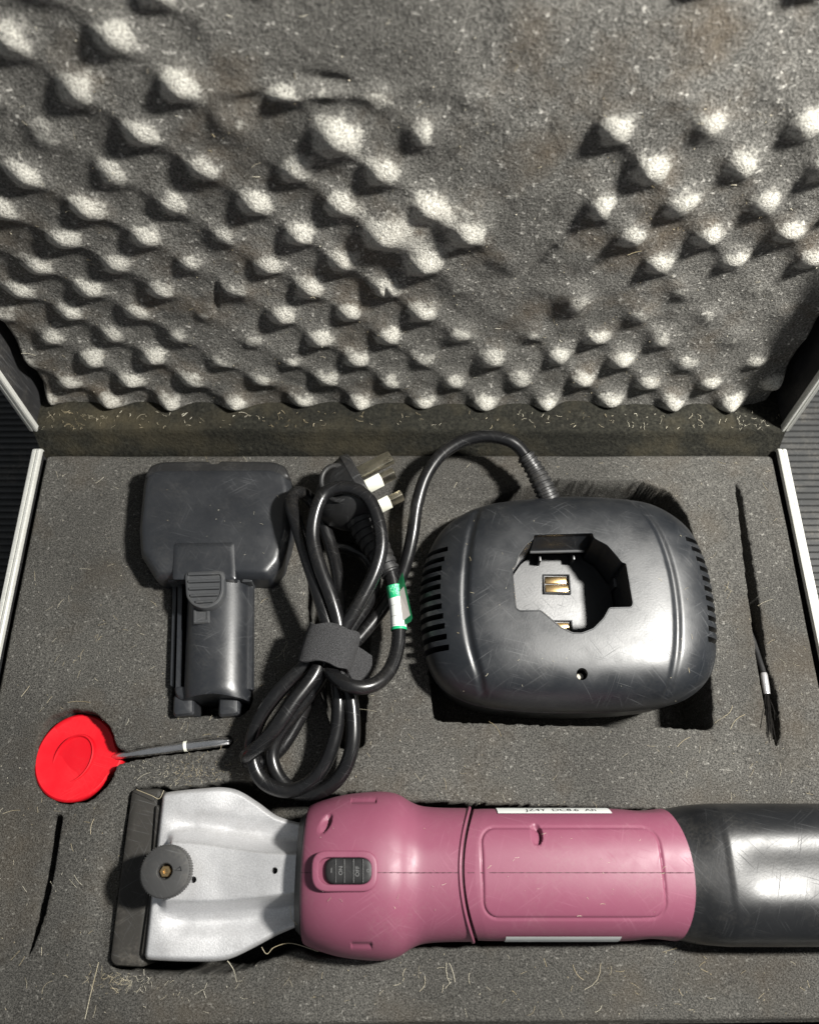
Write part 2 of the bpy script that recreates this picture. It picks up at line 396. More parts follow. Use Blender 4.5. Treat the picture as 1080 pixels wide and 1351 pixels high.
for u, v, ru, rv, k in ((600, 40, 300, 90, 1), (380, 40, 110, 70, .9), (800, 50, 260, 80, 1), (700, 210, 85, 130, 1), (725, 385, 135, 68, .85), (980, 420, 120, 70, .65),
                        (285, 425, 70, 40, .7), (345, 165, 60, 60, .6), (610, 190, 50, 60, .6), (255, 330, 50, 40, .35), (330, 470, 60, 22, .4), (1000, 60, 200, 70, .8)):
    r = np.sqrt(((UX-u)/ru)**2+((UV-v)/rv)**2); A = A*(1-k*sstep((1.25-r)/.6))
A = A*np.clip(1+vnoise(LX, LS, 22, 77, 2)*.75, .30, 1.2)
for u, v, ru, rv, k in ((520, 300, 45, 30, 5), (610, 285, 40, 25, 4), (560, 340, 30, 25, 3), (690, 230, 40, 60, 2), (400, 110, 120, 12, 2.5), (440, 175, 40, 35, 4), (760, 400, 22, 18, 4)):
    B = B+k*np.exp(-((UX-u)/ru)**2-((UV-v)/rv)**2)
D = 20-5.5-(4.9+4.6*np.exp(-LS/24))*(A*E+(1-A)*.16)+5.5 - B - 8.5*sstep((LS-60)/150) - vnoise(LX, LS, 55, 3, 3)*2.6 - vnoise(LX, LS, 5, 9, 2)*.3
# pinched folds in the crushed foam
def fold(p0, p1, dep, w=1.6):
    global D
    (a, b), (c, d) = p0, p1
    e = np.array([c-a, d-b], float); t = np.clip(((UX-a)*e[0]+(UV-b)*e[1])/(e@e), 0, 1)
    q = np.hypot(UX-a-e[0]*t, UV-b-e[1]*t); D = D+dep*np.exp(-(q/(w*3))**2)*np.sin(np.pi*np.clip(t, .05, .95))
fold((670, 385), (740, 318), 2.2); fold((710, 405), (900, 270), 1, 4); fold((840, 470), (930, 340), 1.2, 4); fold((505, 375), (515, 400), 2.5, 1.2); fold((285, 370), (285, 420), 2, 1)
fold((300, 130), (400, 90), 2, 3); fold((400, 90), (480, 105), 2, 3); fold((535, 250), (720, 120), 1.8, 3)
eL = np.minimum(223.5-np.abs(LX), 301-LS); D = D+9*(1-sstep(eL/7))**2
corner = np.hypot(np.maximum(np.abs(LX)-208, 0), np.maximum(18-LS, 0)); D = D+14*sstep((corner-15)/4)
D = np.clip(D, 1.5, 33)
V = [L(x, s, d) for x, s, d in zip(LX.ravel(), LS.ravel(), D.ravel())]
F = grid_faces(nlx, nls)
base = len(V)
for i in range(nlx): V.append(L(lx[i], 3.2, 33.5))
F += [[i*nls, base+i, base+i+1, (i+1)*nls] for i in range(nlx-1)]
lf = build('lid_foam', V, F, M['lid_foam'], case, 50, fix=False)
at_ = lf.data.attributes.new('tip_dust_lit', 'FLOAT', 'POINT')   # paler tips: hair dust, plus lit brightness put into the colour
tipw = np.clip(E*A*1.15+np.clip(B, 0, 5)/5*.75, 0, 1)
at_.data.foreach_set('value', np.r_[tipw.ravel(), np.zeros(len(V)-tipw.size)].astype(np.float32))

# ------------------------------------------------------------------ charger
ch = thing('battery_charger', (*P2(752, 805, -40), -44), 'black desktop battery charger with an empty socket and vented sides', 'charger')
out_px = [(640, 668), (700, 660), (750, 657), (800, 659), (850, 665), (885, 681), (912, 706), (931, 747), (942, 800), (945, 850), (937, 892), (905, 922), (850, 934), (760, 938), (680, 935), (620, 925), (580, 902), (562, 868), (554, 810), (557, 755), (573, 713), (600, 685)]
def outl(n):
    q = crom([P2(u, v, 9) for u, v in out_px], 24, True); c = np.array(P2(752, 800, 9)); r = q-c
    ang = np.unwrap(np.arctan2(r[:, 1], r[:, 0])); rad = np.hypot(r[:, 0], r[:, 1]); o = np.argsort(ang % (2*math.pi)); A2 = (ang % (2*math.pi))[o]; R2 = rad[o]
    th = np.linspace(0, 2*math.pi, n, endpoint=False); rr = np.interp(th, np.r_[A2-2*math.pi, A2, A2+2*math.pi], np.r_[R2, R2, R2])
    return c, np.stack([np.cos(th), np.sin(th)], -1)*rr[:, None]
NA = 640
cc, rv_ = outl(NA)
ss = np.r_[np.linspace(.02, .80, 72), np.linspace(.81, .985, 22), .993, 1.0]
def dome_z(s, dy=0): return 7+24*(1-np.abs(s)**5.2)**.56
g_l = crom([P2(*q, 28) for q in ((634, 660), (622, 705), (616, 750), (615, 800), (622, 850), (636, 895), (643, 930))], 10)
g_r = crom([P2(*q, 28) for q in ((842, 660), (866, 700), (883, 750), (891, 800), (892, 850), (888, 890), (884, 925))], 10)
def groove(x, y):
    z = np.zeros(x.shape)
    for g, sg in ((g_l, 1), (g_r, -1)):
        gxx = np.interp(y, g[::-1, 1], g[::-1, 0]); t = (x-gxx)*sg
        z -= 1.5*np.where(t < 0, sstep((t+3.6)/3.6), sstep((2.4-t)/2.4))
        z -= .7*sstep((1-t)/3)
    return z
V = []; F = []
for s in ss:
    q = cc+rv_*s; z = dome_z(s)+groove(q[:, 0], q[:, 1])*(1-sstep((s-.90)/.10))
    V += list(zip(q[:, 0], q[:, 1], z))
for s, z in ((1.0, 4), (.986, 3.4), (.986, 2.4), (.998, 1.8), (.985, -6), (.95, -30), (.92, -40)): q = cc+rv_*s; V += [(a, b, z) for a, b in q]
nr = len(ss)+7
for i in range(nr-1):
    for k in range(NA): F.append([i*NA+k, i*NA+(k+1) % NA, (i+1)*NA+(k+1) % NA, (i+1)*NA+k])
F += [list(range(NA)), [(nr-1)*NA+k for k in range(NA)]]
housing = build('housing', V, F, M['black'], ch)
sk = lambda x, y: P2(660+x/5.684, 690+y/5.684, 30)
sock = round_poly([sk(*q) for q in ((245, 88), (690, 76), (702, 115), (800, 168), (878, 258), (908, 298), (940, 306), (992, 610), (978, 638), (815, 642), (772, 720), (695, 798), (605, 832), (540, 830), (450, 788), (370, 720), (300, 662), (140, 664), (112, 640), (84, 345), (108, 318), (132, 248), (188, 168), (243, 124))], 1.0, 3)
cut = MB(); cut.add(*pillow(sock, [(0, -8), (0, 60)]))
vents = MB()
vl = [(729, 590), (742, 585.5), (754, 582), (766, 581), (778, 580.5), (791, 581), (804, 582), (817, 584), (830, 586), (844, 588.5), (858, 591.5)]
vr = [(716, 900), (728, 908), (741, 914), (753, 919), (766, 922.5), (779, 925), (792, 927), (805, 929), (818, 930), (832, 930.5), (846, 930)]
for v, u in vl: x, yv = P2(u, v, 17); vents.add(*box(x-30, x, yv-1.5, yv+1.5, -3, 50))
for v, u in vr: x, yv = P2(u, v, 17); vents.add(*box(x, x+30, yv-1.4, yv+1.4, -3, 50))
ledh = MB(); lc = P2(767, 890, 27); ledh.add(*lathe([(2.9, 0), (2.9, 30)], (*lc, 17), 24))
boolean(housing, [cut, vents, ledh])
build('indicator', *lathe([(2.2, 0), (2.2, 5), (1.6, 6.2), (.5, 6.6)], (*lc, 16.5), 24), M['lens'], ch)
# socket furniture
zf = -8
k5 = lambda x, y, z: P(660+x/5.684, 690+y/5.684, z)
r3 = [(p[0], p[1], 25.0+0*i) for i, p in enumerate(sock)]
def dome_at(x, y):
    d = np.array([x, y])-cc; a = math.atan2(d[1], d[0]) % (2*math.pi); rr = np.hypot(*rv_[int(a/(2*math.pi)*NA) % NA]); return float(dome_z(np.hypot(*d)/rr))
path = [(p[0], p[1], dome_at(p[0], p[1])-.15) for p in sock]; path.append(path[0])
build('socket_rim', *tube(path, .45, 6, False), M['black'], ch)
led = MB()
a, b, c_, d_ = k5(258, 100, 27.5), k5(686, 86, 27.5), k5(625, 208, 15), k5(222, 218, 15)
lo = [(p[0], p[1], p[2]-3) for p in (a, b, c_, d_)]
led.add([a, b, c_, d_]+lo, [[0, 1, 2, 3], [7, 6, 5, 4], [0, 4, 5, 1], [1, 5, 6, 2], [2, 6, 7, 3], [3, 7, 4, 0]])
led.build('socket_tab', M['black'], ch)
tube_l = MB(); tube_l.add(*tube([c_, d_], 1.0, 8)); tube_l.build('tab_lip', M['button'], ch)
fcx, fcy = k5(480, 560, zf)[:2]
def fl_z(x, y): return -2.2-.08*(x-fcx)+.09*(y-fcy)
qs = [(p[0]*.97+fcx*.03, p[1]*.97+fcy*.03) for p in sock[::2]]
n_ = len(qs); build('socket_floor', [(x, y, fl_z(x, y)) for x, y in qs]+[(x, y, -8.2) for x, y in qs], [list(range(n_)), list(range(n_, 2*n_))[::-1]]+[[i, (i+1) % n_, n_+(i+1) % n_, n_+i] for i in range(n_)], M['gloss'], ch, 20)
for (x0, y0, x1, y1) in ((310, 430, 500, 555), (360, 735, 540, 850)):
    pa, pb = k5(x0, y0, zf), k5(x1, y1, zf); xa, xb = sorted((pa[0], pb[0])); ya, yb = sorted((pa[1], pb[1]))
    zf = fl_z((xa+xb)/2, (ya+yb)/2)+.2; fr = MB()
    for q in ((xa-.8, xb+.8, yb, yb+.8), (xa-.8, xb+.8, ya-.8, ya), (xa-.8, xa, ya, yb), (xb, xb+.8, ya, yb)): fr.add(*box(*q, zf-2.5, zf+1.6, .25, 1))
    f = fr.build('contact_frame', M['black'], ch)
    cb = MB(); cb.add(*box(xa+.5, xb-.4, ya+.4, (ya+yb)/2-.2, zf-2.5, zf+.9, .4)); cb.add(*box(xa+.5, xb-1.2, (ya+yb)/2+.3, yb-.6, zf-2.5, zf+1.3, .4))
    cb.build('contact', M['brass'], f)
for (x, y) in ((285, 270), (535, 260)):
    p = k5(x, y, 4); build('socket_rib', *box(p[0]-.7, p[0]+.7, p[1]-3, p[1]+3, -8, 9, .3), M['black'], ch)
# inner column wall of the socket
pa = k5(850, 430, -8); build('socket_key', *box(pa[0]-4, pa[0]+5, pa[1]-9, pa[1]+9, -8, 6, .8), M['black'], ch)

# charger cord
CR = 3.75
def path(pts, n=8): return crom([P(*q) for q in pts], n)
def ribbed(p, r0, r1, ribs, amp):
    N = len(p); t = np.linspace(0, 1, N); return r0+(r1-r0)*t+amp*(np.sin(t*ribs*2*math.pi) > -.2)
sr = crom([P(727, 668, 12), P(719, 647, 16), P(706, 622, 18), P(692, 600, 22)], 36)
build('strain_relief', *tube(sr, ribbed(sr, 5.9, 4.4, 11, .9), 16), M['dark'], ch, 50)
S = []
S.append(path([(692, 600, 22), (683, 589, 23.5), (668, 580, 25), (640, 575.5, 25), (610, 582, 24), (582, 600, 22), (562, 628, 19), (550, 665, 15), (544, 705, 12), (536, 740, 8), (524, 772, 4), (507, 799, 3), (487, 826, 5), (465, 850, 8), (440, 868, 10), (425, 878, 12)]))
S.append(path([(441, 880, 23), (444, 855, 25), (452, 832, 27), (471, 801, 30), (493.6, 757, 33), (503, 718, 35), (497, 681, 37), (482, 654, 38.5), (456, 643, 39.5), (429, 650.5, 38.5), (416, 677, 37), (412.5, 711, 35), (422, 749, 33), (436, 786, 31), (446, 822, 28), (448, 850, 26), (446, 875, 24)]))
S.append(path([(428, 880, 22), (433, 850, 24), (433, 828, 25), (421, 786, 27), (403, 730, 28), (391, 690, 28), (384.5, 666, 27), (388, 652, 24), (400, 651, 19), (412, 662, 14), (424, 684, 11), (434, 713, 9), (444, 750, 9), (448, 785, 10), (447, 820, 12), (442, 850, 14), (436, 880, 15)]))
S.append(path([(446, 721, 4), (462, 724, 4), (480, 733, 2), (492, 752, 2), (493, 776, 5), (482, 800, 9), (466, 822, 13), (452, 845, 16), (444, 870, 17)]))
S.append(path([(514, 752, 19), (519, 772, 18), (524, 800, 17), (526, 830, 17), (523.5, 858, 18), (514, 884, 21), (499, 900, 25), (480, 907, 28), (461, 905, 29), (445, 896, 27), (434, 882, 23), (430, 862, 19)]))
S.append(path([(412, 858, 20), (404, 876, 19), (373, 907, 17), (347, 941, 14), (334, 971, 11), (332, 995, 8), (339, 1020, 6), (354, 1036, 5), (380, 1043.5, 5), (407, 1034, 7), (429, 1007, 10), (443, 967, 13), (446.5, 930, 16), (444, 896, 17), (440, 860, 17)]))
S.append(path([(424, 862, 22), (415, 890, 24), (388, 926, 25), (365, 960, 24), (343, 983, 20), (329, 995, 14), (324.5, 1000, 7), (331, 1006, 2), (348, 1004, 0), (372, 985, 0), (396, 945, 0), (412, 905, 4), (420, 870, 10)]))
S.append(path([(432, 862, 13), (423, 895, 12), (395, 933, 9), (370, 966, 6), (358.5, 994, 4), (365, 1021, 2.5), (384, 1042, 2), (411, 1047, 4), (437, 1036, 8), (456, 1012, 11), (465, 979, 14), (465, 941, 16), (460, 911, 17), (450, 885, 17), (446, 860, 16)]))
cord = MB()
for p in S: cord.add(*tube(p, CR, 14))
cord.build('power_cord', M['cord'], ch, 60)
# plug
F0 = np.array(P(481, 643, 18)); e = np.array([.885, .455, .10]); e /= np.linalg.norm(e); t0 = np.array([.455, -.885, 0]); t0 -= e*(t0@e); t0 /= np.linalg.norm(t0); zz = np.cross(e, t0)
if zz[2] < 0: zz = -zz
ca, sa = math.cos(R(14)), math.sin(R(14)); av = ca*t0+sa*zz; bv = sa*t0-ca*zz
def superring(rx, ry, n=2.8, N=40, rxn=None):
    q = []
    for k in range(N):
        th = 2*math.pi*k/N; c, s = math.cos(th), math.sin(th); q.append((rx*math.copysign(abs(c)**(2/n), c), ry*math.copysign(abs(s)**(2/n), s)))
    return q
rings = [(0, 19.5, 20.5), (.8, 20.6, 21.5), (5, 21, 22), (6, 20.2, 21.2), (11, 19.2, 20), (17, 17, 17), (23, 13.5, 13), (28, 9, 8.5), (30.5, 4, 4)]
V = []; F = []; N = 40
for d, ra, rb in rings:
    for p, q in superring(ra, rb): V.append(F0-e*d+av*(p+1.5)+bv*q)
for i in range(len(rings)-1):
    for k in range(N): F.append([i*N+k, i*N+(k+1) % N, (i+1)*N+(k+1) % N, (i+1)*N+k])
F += [list(range(N))[::-1], [(len(rings)-1)*N+k for k in range(N)]]
plug = build('plug', V, F, M['dark'], ch, 40)
def lb(o, p0, p1, q0, q1, d0, d1, bev): v, f = box(p0, p1, q0, q1, d0, d1, bev); return frame_map(v, o, av, bv, e), f
build('earth_pin', *lb(F0, -15.1, -7.1, -2, 2, -1, 22.5, .6), M['pin'], plug)
for sgn in (-1, 1):
    build('live_pin' if sgn < 0 else 'neutral_pin', *lb(F0, 9-2, 9+2, sgn*11-3.2, sgn*11+3.2, 9, 17.7, .5), M['pin'], plug)
    build('pin_sleeve', *lb(F0, 9-2.3, 9+2.3, sgn*11-3.5, sgn*11+3.5, -1, 9.6, .2), M['sleeve'], plug)
# grip ring on the plug's top side
gc = F0-e*13+zz*19-t0*2
V = [gc+(e*math.cos(a)*9+t0*math.sin(a)*11)+zz*(-2.2*math.cos(a)**2-1.5*math.sin(a)**2) for a in np.linspace(0, 2*math.pi, 33)]
build('grip_ring', *tube(V, 1.5, 10, False), M['dark'], plug, 60)
sr = crom([F0+t0*15-e*9+zz*2, np.array(P(488, 706, 18)), np.array(P(502, 733, 19)), np.array(P(515, 757, 19))], 40)
build('strain_relief', *tube(sr, ribbed(sr, 9.5, 4.6, 9, .9), 18), M['dark'], plug, 50)
# test label round the cord
lp = crom([P(519.3, 773, 18), P(524, 800, 17), P(526, 832, 17)], 12)
lab = build('cord_label', *tube(lp[8:-2], 4.25, 16, False), M['paper'], ch, 60)
build('label_band', *tube(lp[:9], 4.3, 16, False), M['green'], lab, 60); build('label_band', *tube(lp[-3:], 4.3, 16, False), M['green'], lab, 60)
def lab_mark(s, i, sx, mat, sz):
    v, f = text_mesh(s, sz, .02); o = lp[i]; T = lp[min(i+1, len(lp)-1)]-lp[i-1]; T /= np.linalg.norm(T); X_ = np.cross(T, (0, 0, -1)); X_ /= np.linalg.norm(X_); Z_ = np.cross(X_, T); Z_ = Z_ if Z_[2] > 0 else -Z_
    if X_[0] < 0: X_ = -X_
    vv = []
    for p in v: a = (p[0]+sx)/4.3; vv.append(o+X_*4.36*math.sin(a)+Z_*4.36*math.cos(a)-T*p[1]+Z_*p[2])
    build('label_print', vv, f, mat, lab, 0)
for i_ in (12, 17, 21): build('label_print', *tube(lp[i_:i_+2]*np.array([.12, .12, .12])+lp[i_]*.88 if False else np.array([lp[i_], lp[i_]*.85+lp[i_+1]*.15]), 4.28, 16, False), M['button'], lab, 60)
M['palegreen'] = plastic_mat('pale_green_print', (.25, .75, .45), .4, 0, .05)
for s_, i_ in (('LAPY', 2), ('ICON', 4), ('TO', 6)): lab_mark(s_, i_, 0, M['palegreen'], 2.6)
fl = [P(523, 771, 20), P(531, 755, 24), P(544, 815, 23), P(542, 820, 22), P(528, 828, 18)]
def flag(inset, lift):
    c = np.mean(fl, 0); q = [c+(np.array(p)-c)*inset+np.array([0, 0, lift]) for p in fl]; n = len(q)
    return q+[p-np.array([0, 0, .15]) for p in q], [list(range(n)), list(range(n, 2*n))[::-1]]+[[i, (i+1) % n, n+(i+1) % n, n+i] for i in range(n)]
fg = build('label_flag', *flag(1, 0), M['deepgreen'], lab, 10)
fq = [P(525.5, 782, 20.5), P(532.5, 774, 23), P(541, 812, 22.6), P(528.4, 822, 19.4)]
build('flag_panel', fq, [[0, 1, 2, 3]], M['flagpaper'], fg, 0); fg.children[0].location.z += .0004

# ------------------------------------------------------------------ strap round the cord
tie = thing('cable_tie', P(434, 858, 0), 'black hook and loop strap wrapped round the bundled charger cord', 'cable tie')
c0 = np.array(P(434, 858, 18)); ux = np.array([.965, -.26, 0]); uy = np.array([.26, .965, 0])
V = []; F = []; N = 48; hl = 10.5; sec = [(-hl, 0), (-hl+.4, .9), (-hl*.4, 1.25), (hl*.4, 1.25), (hl-.4, .9), (hl, 0), (hl-.4, -.7), (-hl+.4, -.7)]
for k in range(N):
    th = 2*math.pi*k/N; c, s = math.cos(th), math.sin(th); n_ = 2.6
    ex, ez = math.copysign(abs(c)**(2/n_), c), math.copysign(abs(s)**(2/n_), s)
    wob = .5*math.sin(3*th+1)
    for l_, o_ in sec: V.append(c0+ux*ex*(12.8+o_+wob)+uy*(l_+1.0*math.sin(th*2)+.8*math.sin(5*th))+np.array([0, 0, 1.])*ez*(13.8+o_))
m_ = len(sec)
for k in range(N):
    for j in range(m_): F.append([k*m_+j, k*m_+(j+1) % m_, ((k+1) % N)*m_+(j+1) % m_, ((k+1) % N)*m_+j])
build('strap', V, F, M['strap'], tie, 60)
tp = crom([P(455, 868, 22), P(470, 876, 16), P(482, 884, 11), P(488, 888, 9)], 6); V = []; F = []
for i, p in enumerate(tp):
    w = 9.5 if i < len(tp)-4 else 9.5-1.3*(i-len(tp)+5)
    for a, b in ((-w, .6), (w, .6), (w, -.6), (-w, -.6)): V.append(p+uy*a*.9+np.array([0, 0, b]))
for i in range(len(tp)-1):
    for j in range(4): F.append([i*4+j, i*4+(j+1) % 4, (i+1)*4+(j+1) % 4, (i+1)*4+j])
F += [[0, 1, 2, 3], [4*len(tp)-4+j for j in range(4)]]
build('strap_tail', V, F, M['strap'], tie, 40)

# ------------------------------------------------------------------ spare battery
bt = thing('spare_battery', P(284, 760, -34), 'dark grey loose battery pack lying flat with ribbed release button', 'battery')
def pil(px, z, prof, closed_smooth=0, r=2.0, seg=4):
    q = [P2(u, v, z) for u, v in px]; q = crom(q, closed_smooth, True) if closed_smooth else round_poly(q, r, seg); return pillow(q, prof)
build('pack_body', *pil([(190, 640), (194, 623), (206, 619), (366, 618), (381, 624), (386, 645), (384, 706), (372, 748), (357, 766), (300, 764), (262, 764), (206, 766), (186, 733), (184, 700)], 10, [(1, -30), (0, -26), (0, 9.5), (.4, 11), (2.6, 14.2), (3.4, 14.9), (5, 15.3), (8, 15.5), (20, 15.8)], 0, 2.2, 5), M['pack'], bt, 40)
build('pack_cap', *pil([(192, 634), (200, 617), (216, 612), (276, 611), (280, 615), (290, 615), (293, 611), (362, 612), (378, 618), (384, 634), (380, 637), (196, 637)], 10, [(1, -30), (0, -26), (0, 11), (.5, 13.2), (1.5, 14.6), (3, 15)], 0, 2.5), M['dark'], bt, 40)
build('raised_panel', *pil([(230, 717), (309, 716), (311, 765), (228, 765)], 15.5, [(0, 8), (0, 15.9), (.6, 16.4), (3, 16.5)], 0, 1.5), M['pack'], bt, 40)
for u in (228, 325): build('end_tab', *pil([(u-6, 758), (u+8, 757), (u+8, 768), (u-6, 769)], 8, [(0, -10), (0, 9), (1, 10)], 0, 1), M['button'], bt, 30)
# stem: rounded column lying on the foam, with rails and feet
ya = P2(280, 752, 8)[1]; yb = P2(280, 922, 8)[1]; V = []; F = []; ns = 36; st = 26
for i in range(st):
    t = i/(st-1); yv = ya+(yb-ya)*t; ul = 236+(229-236)*t*.3; xm = P2(283-3*t, 760+160*t, 10)[0]; hw_ = 17.8
    for k in range(ns):
        th = 2*math.pi*k/ns; c, s = math.cos(th), math.sin(th); sh = 1.0 if t < .93 else 1-(t-.93)*1.5
        V.append((xm+hw_*math.copysign(abs(c)**(.8), c), yv+(2.2*(1-abs(c)) if i == st-1 else 0), -4+16.5*math.copysign(abs(s)**.85, s)*sh))
for i in range(st-1):
    for k in range(ns): F.append([i*ns+k, i*ns+(k+1) % ns, (i+1)*ns+(k+1) % ns, (i+1)*ns+k])
F += [list(range(ns))[::-1], [(st-1)*ns+k for k in range(ns)]]
build('pack_stem', V, F, M['pack'], bt, 40)
for (u0, u1, z, v1) in ((227, 232, 0, 906), (234, 240, 3, 914), (324, 334, 1, 910)):
    a0, a1 = P2(u0, 770, z), P2(u1, 770, z); b0, b1 = P2(u0-2 if u0 < 300 else u0-1, v1, z), P2(u1-2 if u0 < 300 else u1-1, v1, z)
    q = [a0, a1, b1, b0]; build('rail', *pillow(round_poly(q, .8, 3), [(0, -28), (0, z-.6), (.5, z), (.9, z)]), M['pack'], bt, 30)
build('stem_end', *pil([(229, 905), (326, 903), (325, 915), (318, 922), (300, 919), (278, 917), (256, 921), (240, 924), (231, 918)], 4, [(0, -28), (0, 2.5), (.8, 3.5), (1.6, 3.8)], 0, 2), M['pack'], bt, 30)
for u in (241, 301): build('foot', *pil([(u-13, 917), (u+14, 915), (u+14, 941), (u+10, 943), (u-12, 945), (u-14, 941)], 2, [(0, -26), (0, 0), (1, 1.5), (3, 2)], 0, 1.5), M['pack'], bt, 30)
bo = [(243, 754), (296, 752), (296, 782), (290, 795), (279, 802), (266, 804), (253, 799), (245, 788)]
btn = build('release_button', *pil(bo, 18, [(0, 8), (0, 16.8), (.5, 17.8), (1.1, 18), (1.9, 18), (2.3, 17.3), (4, 17.2)], 0, 3), M['button'], bt, 35)
for i, v in enumerate((757, 766.5, 776, 785, 793.5)):
    hw2 = (21, 21, 20, 18, 11)[i]; a, b = P(269.5-hw2, v+1, 18), P(269.5+hw2, v-.5, 18)
    build('grip_ridge', *tube([a, np.array(a)*.98+np.array(b)*.02, b], .85, 8), M['button'], btn, 60)
build('latch', *pil([(254, 801), (276, 800), (276, 821), (254, 823)], 14, [(0, 4), (0, 12.8), (.6, 13.6), (1.6, 13.6), (2, 13), (3, 13)], 0, .8), M['button'], bt, 35)

# ------------------------------------------------------------------ clippers
cl = thing('animal_clippers', P(640, 1152, -40), 'pink handheld animal clippers with silver head and black blade guard', 'clippers')
YC = P2(540, 1152, 2)[1]
def ux_(u, z=2): return P2(u, 1152, z)[0]
def hw(px): return px*.3735
def shell_loft(st, n_exp, res_x, NT_, dent=None, off=None, yc=YC):
    """st: (x, half width, top height, bottom height)"""
    st = np.array(st, float); xs = res_x; V = []
    a = np.interp(xs, st[:, 0], st[:, 1]); h = np.interp(xs, st[:, 0], st[:, 2]); hb = np.interp(xs, st[:, 0], st[:, 3])
    th = np.linspace(0, 2*math.pi, NT_, endpoint=False); c, s = np.cos(th), np.sin(th)
    for i, x in enumerate(xs):
        ne = n_exp(x) if callable(n_exp) else n_exp
        cy = np.sign(c)*np.abs(c)**(2/ne); sz = np.sign(s)*np.abs(s)**(2/ne)
        yy = a[i]*cy; z = np.where(sz > 0, h[i]*sz, hb[i]*sz); xx = np.full(NT_, x)
        if off: xx = xx+off(x, cy)
        if dent:
            d = dent(xx, yy, z); rr = np.hypot(yy, z)+1e-6; yy = yy*(1-d/rr); z = z*(1-d/rr)
        V += list(zip(xx, yc+yy, z))
    n = len(xs); F = [[i*NT_+k, i*NT_+(k+1) % NT_, (i+1)*NT_+(k+1) % NT_, (i+1)*NT_+k] for i in range(n-1) for k in range(NT_)]
    return V, F+[list(range(NT_))[::-1], [(n-1)*NT_+k for k in range(NT_)]]
def ell(x, y, cx, cy, rx, ry, rot=0):
    dx, dy = x-cx, y-cy; c, s = math.cos(rot), math.sin(rot); return np.sqrt(((dx*c+dy*s)/rx)**2+((-dx*s+dy*c)/ry)**2)
def smooth_st(pts, n=10): return crom(pts, n)
# front housing
fst = smooth_st([(ux_(401.5), 10, 8, 8), (ux_(402), 62*.3735, 22, 22), (ux_(404.5), hw(80), 28, 28), (ux_(410), hw(85.5), 31.5, 30), (ux_(429), hw(92), 34.5, 33), (ux_(455), hw(98), 36, 34), (ux_(490), hw(101.5), 36.3, 34), (ux_(512), hw(101), 35.5, 33), (ux_(527), hw(97), 34, 31), (ux_(542), hw(88.5), 31.8, 29), (ux_(558), hw(83), 30.4, 28), (ux_(585), hw(81), 29.8, 28), (ux_(622), hw(80.6), 29.6, 28)], 12)
f1c = P2(429, 1088, 27); r1c = P2(707, 1101, 27)
def front_dent(x, y, z):
    d = np.zeros(x.shape); up = z > 0
    Y_ = YC+y
    q = ell(x, Y_, f1c[0], f1c[1], 2.3, 5.0, R(-32)); d += 3.0*sstep((1.08-q)/.25)*up*(.55+.45*np.clip((x-f1c[0])/2.3, -1, 1))
    for (u0, u1, v) in ((462, 496, 1058), (468, 494, 1246)):
        x0, x1, yy = ux_(u0, 10), ux_(u1, 10), P2(480, v, 14)[1]
        d += .9*((x > x0) & (x < x1))*np.exp(-((Y_-yy)/1.0)**2)*up
    return d
xe = ux_(622)
off_f = lambda x, cy: -7.0*(1-np.abs(cy)**2)*sstep((x-(xe-40))/40)
front = build('front_housing', *shell_loft(fst, 2.25, np.r_[fst[:12:2, 0], np.linspace(ux_(406), xe, 190)], 220, front_dent, off_f), M['pink'], cl, 50)
# collar lip at the end of the front housing
V = [];
for th in np.linspace(0, 2*math.pi, 90):
    c, s = math.cos(th), math.sin(th); cy = math.copysign(abs(c)**(2/2.25), c); sz = math.copysign(abs(s)**(2/2.25), s)
    V.append((xe-7.0*(1-abs(cy)**2)-.3, YC+(hw(80.6)+.1)*cy, (29.7 if s > 0 else 28)*sz))
build('collar_lip', *tube(V, .8, 8, False), M['pink'], cl, 60)
# rear handle
x0r, x1r = ux_(627), ux_(880)
rst = [(x0r, hw(79), 28.6, 27), (ux_(640), hw(79.5), 29, 27), (ux_(760), hw(79.5), 29.4, 27), (ux_(845), hw(80), 29.4, 27), (x1r, hw(80.5), 29.3, 27)]
pcx0, pcx1 = P2(636, 1152, 27)[0], P2(873, 1152, 27)[0]; pcy1, pcy0 = P2(740, 1092, 24)[1], P2(740, 1212, 24)[1]
def rrect(x, y, x0, x1, y0, y1, r):
    qx = np.abs(x-(x0+x1)/2)-(x1-x0)/2+r; qy = np.abs(y-(y0+y1)/2)-(y1-y0)/2+r
    return np.hypot(np.maximum(qx, 0), np.maximum(qy, 0))+np.minimum(np.maximum(qx, qy), 0)-r
def rear_dent(x, y, z):
    up = z > 0; Y_ = YC+y
    d = .55*np.exp(-(rrect(x, Y_, pcx0, pcx1, pcy0, pcy1, 7)/.6)**2)*up - .25*sstep(-rrect(x, Y_, pcx0, pcx1, pcy0, pcy1, 7)/.8)*up
    q = ell(x, Y_, r1c[0], r1c[1], 3.1, 4.9, 0); d += 3.4*sstep((1.06-q)/.25)*up*(.5+.5*np.clip((x-r1c[0])/2.6, -1, 1))
    d += 1.1*np.exp(-((x-ux_(850))/9)**2)*sstep((np.abs(y)-26.5)/3)
    return d
off_r = lambda x, cy: -7.0*(1-np.abs(cy)**2)*sstep((x0r+60-x)/60)+(5.5*(1-np.abs(cy)**2)-.8)*sstep((x-(x1r-50))/50)
build('rear_housing', *shell_loft(rst, 2.5, np.linspace(x0r, x1r, 300), 240, rear_dent, off_r), M['pink'], cl, 50)
